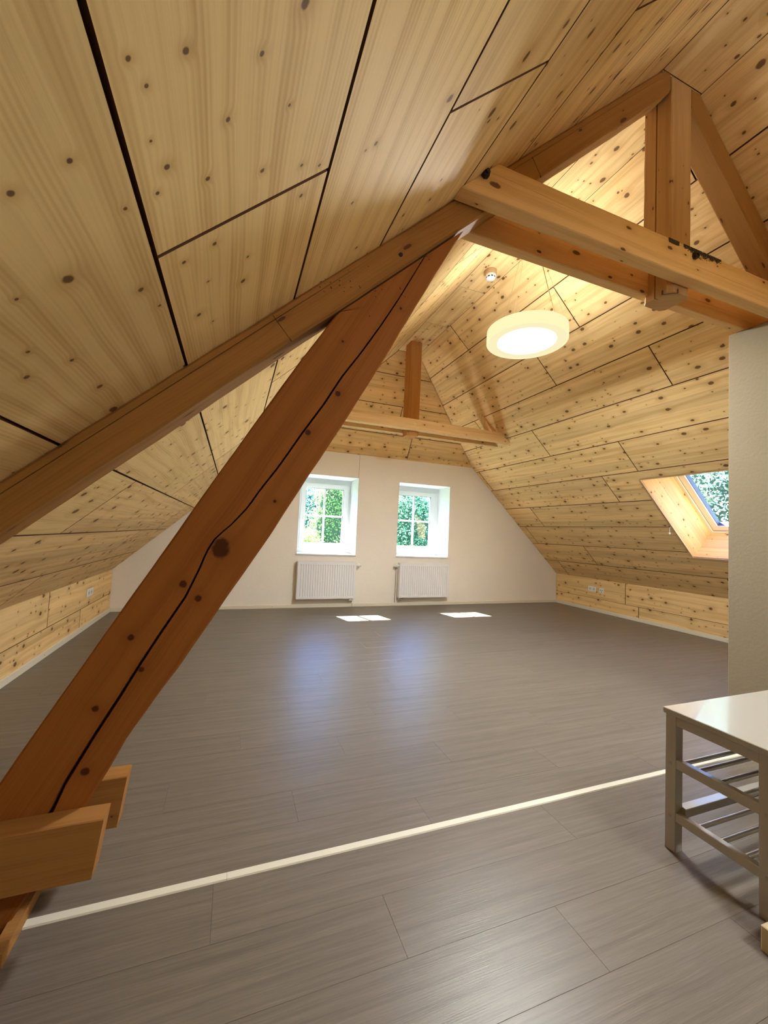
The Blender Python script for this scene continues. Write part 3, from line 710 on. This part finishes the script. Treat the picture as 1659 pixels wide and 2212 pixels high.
def pendant(LX, LY, LZ, LR, label, diff_m, top_m):
    lamp = empty('pendant_lamp', (LX, LY, ZS), label=label, category='lamp')
    mw = Matrix.Translation((LX, LY, LZ))
    mb = MB(); mb.lathe([(LR-0.008, 0.092), (LR, 0.088), (LR+0.001, 0.004), (LR-0.004, 0.0), (LR-0.010, 0.002), (LR-0.010, 0.088)], (0, 0)); autosmooth(mb.build('shade_ring', ring_m, lamp, mw))
    mb = MB(); mb.lathe([(LR-0.010, 0.006), (0.0005, 0.006)], (0, 0)); fixn(mb.build('diffuser', diff_m, lamp, mw, label='glowing white diffuser'))
    mb = MB(); mb.lathe([(0.0005, 0.080), (LR-0.011, 0.080)], (0, 0)); fixn(mb.build('upper_diffuser', top_m, lamp, mw))
    RZ = ZS-0.001
    mb = MB(); mb.lathe([(0.055, RZ), (0.055, RZ-0.02), (0.045, RZ-0.026), (0.0005, RZ-0.026)], (LX, LY), n=32, cap0=True); autosmooth(mb.build('ceiling_rose', white_paint, lamp))
    for a in (200, 320, 80):
        t = math.radians(a)
        MB().cyl((LX+0.02*math.cos(t), LY+0.02*math.sin(t), RZ-0.026), (LX+(LR-0.006)*math.cos(t), LY+(LR-0.006)*math.sin(t), LZ+0.088), 0.0011, n=5).build('suspension_wire', steel, lamp)
    pts = [(0.02, -0.01, RZ-0.026), (0.07, -0.05, 3.2), (0.11, -0.075, 3.0), (0.155, -0.10, 2.80), (0.175, -0.11, 2.71), (0.172, -0.105, 2.685), (0.14, -0.08, 2.67), (0.06, -0.03, 2.655), (0.02, 0, 2.63)]
    fixn(MB().tube([Vector((LX+a, LY+b, c)) for a, b, c in pts], 0.003, 8).build('cable', cable_m, lamp))
pendant(1.985, 2.42, 2.548, 0.292, 'round flat drum pendant lamp, lit, hanging behind the near truss', diff_m, top_m)
pendant(1.985, -0.75, 2.548, 0.292, 'added lit copy of the drum pendant lamp, unseen behind the camera, to light the near ceiling', diff_added, top_added)  # unseen extra lamp, added only to brighten the near ceiling

# smoke detector
DX, DY = 2.035, 2.985
det = empty('smoke_detector', (DX, DY, ZS), label='small round white smoke detector on a wood-coloured mount at the ridge', category='smoke detector')
mb = MB(); mb.lathe([(0.052, ZS-0.001), (0.054, ZS-0.03), (0.05, ZS-0.045), (0.0005, ZS-0.045)], (DX, DY), n=32, cap0=True)
autosmooth(mb.build('mount', plain('tan_mount', (0.50, 0.33, 0.18), 0.6), det, label='tan mounting base'))
mb = MB(); z = ZS-0.045; mb.lathe([(0.046, z), (0.048, z-0.010), (0.046, z-0.018)], (DX, DY), n=32); mb.lathe([(0.046, z-0.018), (0.042, z-0.019), (0.040, z-0.030), (0.028, z-0.038), (0.0005, z-0.040)], (DX, DY), n=32)
autosmooth(mb.build('housing', plain('white_detector', (0.85, 0.85, 0.88), 0.4), det))
mb = MB()
for i in range(9):
    a = 2*math.pi*i/9; b = a+0.42
    q = [(0.0412, a), (0.0412, b)]
    v = len(mb.v)
    for rr_, zz in ((0.0432, z-0.0195), (0.0418, z-0.029)):
        for j in range(5):
            t = a+(b-a)*j/4; mb.v.append((DX+rr_*math.cos(t), DY+rr_*math.sin(t), zz))
    for j in range(4): mb.f.append((v+j, v+j+1, v+6+j, v+5+j))
mb.build('vent_slot', black, det)

# small hook beside the roof window
hk = empty('hook', tuple(FR @ Vector((3.055, 1.16, 0))), label='tiny white hook hanging at the left edge of the roof window', category='hook')
p = FR @ Vector((3.048, 1.165, 0.004)); mb = MB(); mb.tube([p, p+Vector((-0.012, 0, -0.02)), p+Vector((-0.013, 0, -0.065))], 0.0025, 6)
mb.tube([p+Vector((-0.013, 0, -0.062)), p+Vector((-0.001, 0.0, -0.074)), p+Vector((-0.013, 0, -0.086)), p+Vector((-0.025, 0, -0.076)), p+Vector((-0.019, 0, -0.066))], 0.0028, 6)
fixn(mb.build('hook_body', white_paint, hk))

# ---------------------------------------------------------------- radiators
def radiator(x0, x1, valve_right, label):
    z0, z1, yf, yb = 0.128, 0.640, 5.452, 5.535
    root = empty('radiator', ((x0+x1)/2, YG, 0.0), label=label, category='radiator', group=None)
    V, Fc = [], []; n = 23; pitch = (x1-x0-0.05)/n; prof = [(x0+0.006, 0.0), (x0+0.025, 0.0)]
    for i in range(n):
        a = x0+0.025+i*pitch
        prof += [(a+pitch*0.30, 0.0), (a+pitch*0.42, 0.007), (a+pitch*0.62, 0.007), (a+pitch*0.74, 0.0)]
    prof += [(x1-0.025, 0.0), (x1-0.006, 0.0)]
    rows = [(z0+0.004, 0), (z0+0.030, 0), (z0+0.042, 1), (z1-0.056, 1), (z1-0.044, 0), (z1-0.006, 0)]
    for z, k in rows:
        for x, d in prof: V.append((x, yf+d*k*1.7, z))
    m = len(prof)
    for i in range(len(rows)-1):
        for j in range(m-1): Fc.append((i*m+j, i*m+j+1, (i+1)*m+j+1, (i+1)*m+j))
    b = len(V)
    V += [(x0+0.006, yf+0.02, z0+0.004), (x1-0.006, yf+0.02, z0+0.004), (x1-0.006, yf+0.02, z1-0.006), (x0+0.006, yf+0.02, z1-0.006)]
    Fc += [(b+3, b+2, b+1, b)]
    Fc.append((b, b+1) + tuple(range(m-1, -1, -1)))
    Fc.append((b+2, b+3) + tuple((len(rows)-1)*m+j for j in range(m)))
    Fc += [tuple([b] + [i*m for i in range(len(rows))] + [b+3]), tuple([b+1, b+2] + [i*m+m-1 for i in range(len(rows)-1, -1, -1)])]
    fixn(obj('front_panel', V, Fc, radiator_m, root))
    for xq in (x0, x1-0.006): MB().rbox(xq, xq+0.006, yf-0.001, yb, z0, z1, 0.0015).build('side_cover', radiator_m, root)
    mb = MB(); mb.box(x0+0.006, x1-0.006, yb-0.012, yb, z0+0.004, z1-0.006); mb.build('rear_panel', radiator_m, root)
    mb = MB(); nb = 26; mb.box(x0+0.006, x1-0.006, yf-0.001, yf+0.014, z1-0.008, z1); mb.box(x0+0.006, x1-0.006, yb-0.014, yb, z1-0.008, z1)
    for i in range(nb):
        a = x0+0.012+(x1-x0-0.03)*i/(nb-1); mb.box(a, a+0.007, yf+0.014, yb-0.014, z1-0.006, z1-0.001)
    mb.build('top_grille', radiator_m, root)
    for xx in (x0+0.12, x1-0.12):
        for za, zb_ in ((z1-0.15, z1-0.10), (z0+0.05, z0+0.08)): MB().box(xx-0.015, xx+0.015, yb-0.002, YG-0.0006, za, zb_).build('bracket', radiator_m, root)
    sx = 1 if valve_right else -1; xe = x1 if valve_right else x0; zc = z1-0.045
    mb = MB(); mb.cyl((xe, 5.49, zc), (xe+sx*0.02, 5.49, zc), 0.013, n=16); mb.cyl((xe+sx*0.02, 5.49, zc), (xe+sx*0.028, 5.49, zc), 0.020, n=20); mb.cyl((xe+sx*0.028, 5.49, zc), (xe+sx*0.075, 5.49, zc), 0.0235, 0.0215, n=24); mb.cyl((xe+sx*0.075, 5.49, zc), (xe+sx*0.080, 5.49, zc), 0.0215, 0.016, n=24)
    autosmooth(mb.build('thermostat_head', white_paint, root))
    bx = xe - sx*0.045
    mb = MB()
    for q in (-0.025, 0.025):
        mb.cyl((bx+q, 5.49, z0+0.004), (bx+q, 5.49, z0-0.025), 0.008, n=12); mb.cyl((bx+q, 5.49, z0-0.012), (bx+q, 5.49, z0-0.026), 0.012, n=6)
        mb.cyl((bx+q, 5.49, z0-0.020), (bx+q, YG-0.013, z0-0.055), 0.007, n=12)
    mb.rbox(bx-0.032, bx+0.032, 5.476, 5.504, z0-0.026, z0-0.012, 0.003)
    autosmooth(mb.build('valve_block', plain('chrome', (0.75, 0.75, 0.76), 0.2, metal=1.0) if 'chrome' not in bpy.data.materials else bpy.data.materials['chrome'], root, label='chrome twin valve'))
    if not valve_right:
        mb = MB(); mb.tube([(x0-0.022, 5.545, zc-0.01), (x0-0.024, 5.545, 0.05)], 0.004, 8); mb.tube([(x0, 5.52, zc), (x0-0.022, 5.545, zc-0.01)], 0.004, 8); mb.build('thin_pipe', cable_m, root)
    return root
radiator(0.842, 1.657, True, 'white ribbed panel radiator under the left gable window, thermostat on its right')
radiator(2.325, 3.147, False, 'white ribbed panel radiator under the right gable window, thermostat on its left')

# ---------------------------------------------------------------- sockets
def plate(root, y0, y1, z0, z1, x, sx):
    m = MB(); a, b = sorted((x, x+sx*0.008)); m.rbox(a, b, y0, y1, z0, z1, 0.003); return m.build('cover_plate', white_paint, root)
def sock(root, y, z, x, sx, r=0.022):
    mb = MB(); mb.cyl((x+sx*0.0075, y, z), (x+sx*0.0086, y, z), r, n=24); autosmooth(mb.build('socket_insert', plain('insert_grey', (0.62, 0.62, 0.62), 0.5) if 'insert_grey' not in bpy.data.materials else bpy.data.materials['insert_grey'], root))
    mb = MB()
    for q in (-0.0095, 0.0095): mb.cyl((x+sx*0.0086, y+q, z), (x+sx*0.0092, y+q, z), 0.0035, n=8)
    mb.build('contact_hole', black, root)
r = empty('wall_socket', (XR, 4.80, 0.34), label='white double wall socket on the right knee wall', category='socket')
plate(r, 4.728, 4.877, 0.300, 0.379, XR, -1); sock(r, 4.767, 0.34, XR, -1); sock(r, 4.838, 0.34, XR, -1)
r = empty('data_socket', (XR, 4.63, 0.335), label='white single data socket with three dark ports, right knee wall', category='socket')
plate(r, 4.59, 4.671, 0.296, 0.374, XR, -1)
mb = MB()
for dy, dz in ((-0.015, 0.008), (0.015, 0.008), (0.0, -0.016)): mb.box(XR-0.0092, XR-0.0078, 4.63+dy-0.007, 4.63+dy+0.007, 0.333+dz-0.006, 0.333+dz+0.006)
mb.build('data_port', black, r)
r = empty('wall_socket', (XL, 4.785, 0.348), label='white double wall socket on the left knee wall', category='socket')
plate(r, 4.69, 4.878, 0.308, 0.388, XL, 1); sock(r, 4.745, 0.348, XL, 1); sock(r, 4.823, 0.348, XL, 1)

# ---------------------------------------------------------------- bench with shoe racks
BX0, BX1, BY0, BY1, BH = 1.505, 2.315, 0.700, 1.037, 0.486
bench = empty('bench', ((BX0+BX1)/2, (BY0+BY1)/2, 0), label='white bench with two metal-rod shoe shelves at the right edge', category='bench')
MB().rbox(BX0, BX1, BY0, BY1, BH-0.020, BH, 0.002).build('bench_top', bench_m, bench)
LGX = (1.510, 1.548, 2.272, 2.310); LGY = (0.717, 0.755, 0.994, 1.030)
for a in (0, 2):
    for b in (0, 2): MB().rbox(LGX[a], LGX[a+1], LGY[b], LGY[b+1], 0.0, BH-0.020, 0.0015).build('leg', bench_m, bench)
for xa in (1.513, 2.288):
    MB().rbox(xa, xa+0.020, 0.754, 0.995, 0.433, BH-0.020, 0.001).build('apron', bench_m, bench)
    for z0, z1 in ((0.286, 0.318), (0.106, 0.136)):
        MB().rbox(xa-0.001, xa+0.022, 0.754, 0.995, z0, z1, 0.0015).build('side_rail', bench_m, bench)
for yy in (0.722, 1.008): MB().rbox(1.548, 2.272, yy, yy+0.018, 0.433, BH-0.020, 0.001).build('apron', bench_m, bench)
MB().rbox(1.540, 2.280, 0.978, 1.008, 0.122, 0.152, 0.0015).build('rear_rail', bench_m, bench)
def rod(y, z):
    mb = MB(); n = 14; b = 0
    for x in (1.532, 2.290):
        for i in range(n):
            t = 2*math.pi*i/n; mb.v.append((x, y+0.0095*math.cos(t), z+0.0075*math.sin(t)))
    for i in range(n): mb.f.append((i, (i+1) % n, n+(i+1) % n, n+i))
    mb.f.append(tuple(range(n-1, -1, -1))); mb.f.append(tuple(range(n, 2*n)))
    return autosmooth(mb.build('shelf_rod', metal, bench, label='brushed metal rod'))
for yy in (0.744, 0.806, 0.872, 0.938, 0.986): rod(yy, 0.306)
for yy in (0.735, 0.800, 0.866, 0.932): rod(yy, 0.126)
for yy in (0.735, 1.013):
    for zz in (0.297, 0.118):
        mb = MB(); mb.cyl((1.5102, yy, zz), (1.5085, yy, zz), 0.0062, 0.0055, n=16); mb.cyl((1.5086, yy, zz), (1.5080, yy, zz), 0.0024, n=6)
        autosmooth(mb.build('screw', plain('screw_steel', (0.35, 0.33, 0.30), 0.35, metal=0.9) if 'screw_steel' not in bpy.data.materials else bpy.data.materials['screw_steel'], bench, label='countersunk screw head'))
o = MB().rbox(1.392, 1.62, 0.36, 0.692, 0.0, 0.066, 0.002).build('wooden_block', plain('pale_block', (0.55, 0.47, 0.30), 0.6, nscale=30, namp=0.2))
o['label'] = 'low pale wooden block on the floor in the bottom right corner'; o['category'] = 'block'

# small dirt speck on the floor near the right knee wall
# ---------------------------------------------------------------- outside: ground and trees
MB().box(-40, 60, 7.0, 70, -5.3, -5.0).build('ground', plain('lawn', (0.10, 0.20, 0.05), 0.9, nscale=1.5, namp=0.5), kind='structure')
import numpy as np
def tree(c, rx, rz, zb, n, leaf, mat, label, seed, cat='tree', cone=False, name='tree', group=None):
    rs = np.random.RandomState(seed)
    root = empty(name, (c[0], c[1], -5.0), label=label, category=cat, group=group)
    # clustered leaf cards on a lumpy crown surface and inside
    cl = max(40, n//60)
    d = rs.normal(size=(cl, 3)); d /= np.linalg.norm(d, axis=1)[:, None]
    rad = rs.uniform(0.72, 1.0, cl)[:, None]
    P = d*rad*np.array([rx, rx, rz])
    if cone: P[:, :2] *= (1.05-0.75*(P[:, 2:3]+rz)/(2*rz))
    P += np.array([c[0], c[1], zb+rz])
    idx = rs.randint(0, cl, n)
    C = P[idx] + rs.normal(size=(n, 3))*np.array([0.30, 0.30, 0.24])*min(1.0, rx/1.4)
    a = rs.normal(size=(n, 3)); a /= np.linalg.norm(a, axis=1)[:, None]
    b = np.cross(a, rs.normal(size=(n, 3))); b /= np.linalg.norm(b, axis=1)[:, None]
    sz = rs.uniform(0.6, 1.3, n)[:, None]*leaf
    V = np.stack([C-a*sz, C-b*sz*0.55, C+a*sz, C+b*sz*0.55], 1).reshape(-1, 3)
    me = bpy.data.meshes.new('foliage'); me.vertices.add(4*n); me.vertices.foreach_set('co', V.ravel())
    me.loops.add(4*n); me.loops.foreach_set('vertex_index', np.arange(4*n)); me.polygons.add(n)
    me.polygons.foreach_set('loop_start', np.arange(n)*4); me.polygons.foreach_set('loop_total', np.full(n, 4)); me.update(); me.validate()
    me.materials.append(mat); o = bpy.data.objects.new('foliage', me); COL.objects.link(o); o.parent = root; o.matrix_parent_inverse = root.matrix_world.inverted(); o['kind'] = 'stuff'
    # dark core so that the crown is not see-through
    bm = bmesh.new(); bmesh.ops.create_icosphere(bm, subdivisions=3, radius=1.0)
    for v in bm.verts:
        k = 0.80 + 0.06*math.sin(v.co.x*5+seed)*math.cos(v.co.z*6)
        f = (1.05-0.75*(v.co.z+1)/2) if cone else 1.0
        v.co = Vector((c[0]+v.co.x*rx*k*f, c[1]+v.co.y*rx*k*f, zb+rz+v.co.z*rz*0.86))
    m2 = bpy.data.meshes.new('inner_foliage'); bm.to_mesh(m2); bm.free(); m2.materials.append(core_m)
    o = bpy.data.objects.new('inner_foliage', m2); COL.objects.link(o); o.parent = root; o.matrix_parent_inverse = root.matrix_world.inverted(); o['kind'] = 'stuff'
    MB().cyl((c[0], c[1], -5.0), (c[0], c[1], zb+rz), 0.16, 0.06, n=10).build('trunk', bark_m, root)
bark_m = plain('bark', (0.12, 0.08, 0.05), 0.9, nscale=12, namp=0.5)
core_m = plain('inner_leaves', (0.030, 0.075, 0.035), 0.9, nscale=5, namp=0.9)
lime = leaf_mat('leaf_lime', (0.20, 0.40, 0.12), (0.42, 0.58, 0.20)); mid = leaf_mat('leaf_mid', (0.07, 0.24, 0.14), (0.20, 0.42, 0.24))
blue = leaf_mat('leaf_blue', (0.06, 0.20, 0.16), (0.26, 0.42, 0.38), 0.35)
haze = leaf_mat('leaf_haze', (0.20, 0.36, 0.30), (0.55, 0.68, 0.60), 0.4)
tree((2.62, 11.4), 0.60, 3.4, -3.6, 20000, 0.030, lime, 'tall lime-green shrub crown in the right panes of the left gable window', 1)
tree((1.74, 10.0), 0.44, 2.7, -4.2, 18000, 0.030, lime, 'rounded yellow-green shrub top low in the left gable window', 2, cat='shrub', name='shrub')
tree((2.30, 8.7), 0.36, 2.6, -4.2, 18000, 0.030, lime, 'rounded yellow-green shrub top in the lower right pane of the left gable window', 3, cat='shrub', name='shrub')
tree((3.4, 18.4), 2.3, 3.95, -4.4, 50000, 0.05, blue, 'blue-green conifer behind the shrubs in the left gable window', 4)
tree((5.5, 12.4), 1.7, 3.7, -4.4, 60000, 0.038, mid, 'dense mid-green tree filling the right gable window', 5)
tree((10.2, 16.0), 1.9, 3.6, -4.2, 14000, 0.08, mid, 'green garden tree standing right of the one behind the right gable window', 6)
tree((-4.0, 15.5), 2.2, 3.7, -4.3, 12000, 0.09, blue, 'blue-green garden tree far to the left beyond the gable wall', 7)
tree((11.4, 6.2), 2.0, 3.9, -3.2, 70000, 0.040, haze, 'pale blue-green tree seen through the roof window', 8)
tree((16.5, 12.5), 2.4, 3.9, -3.6, 12000, 0.08, blue, 'pale tree standing beyond the one seen through the roof window', 9)
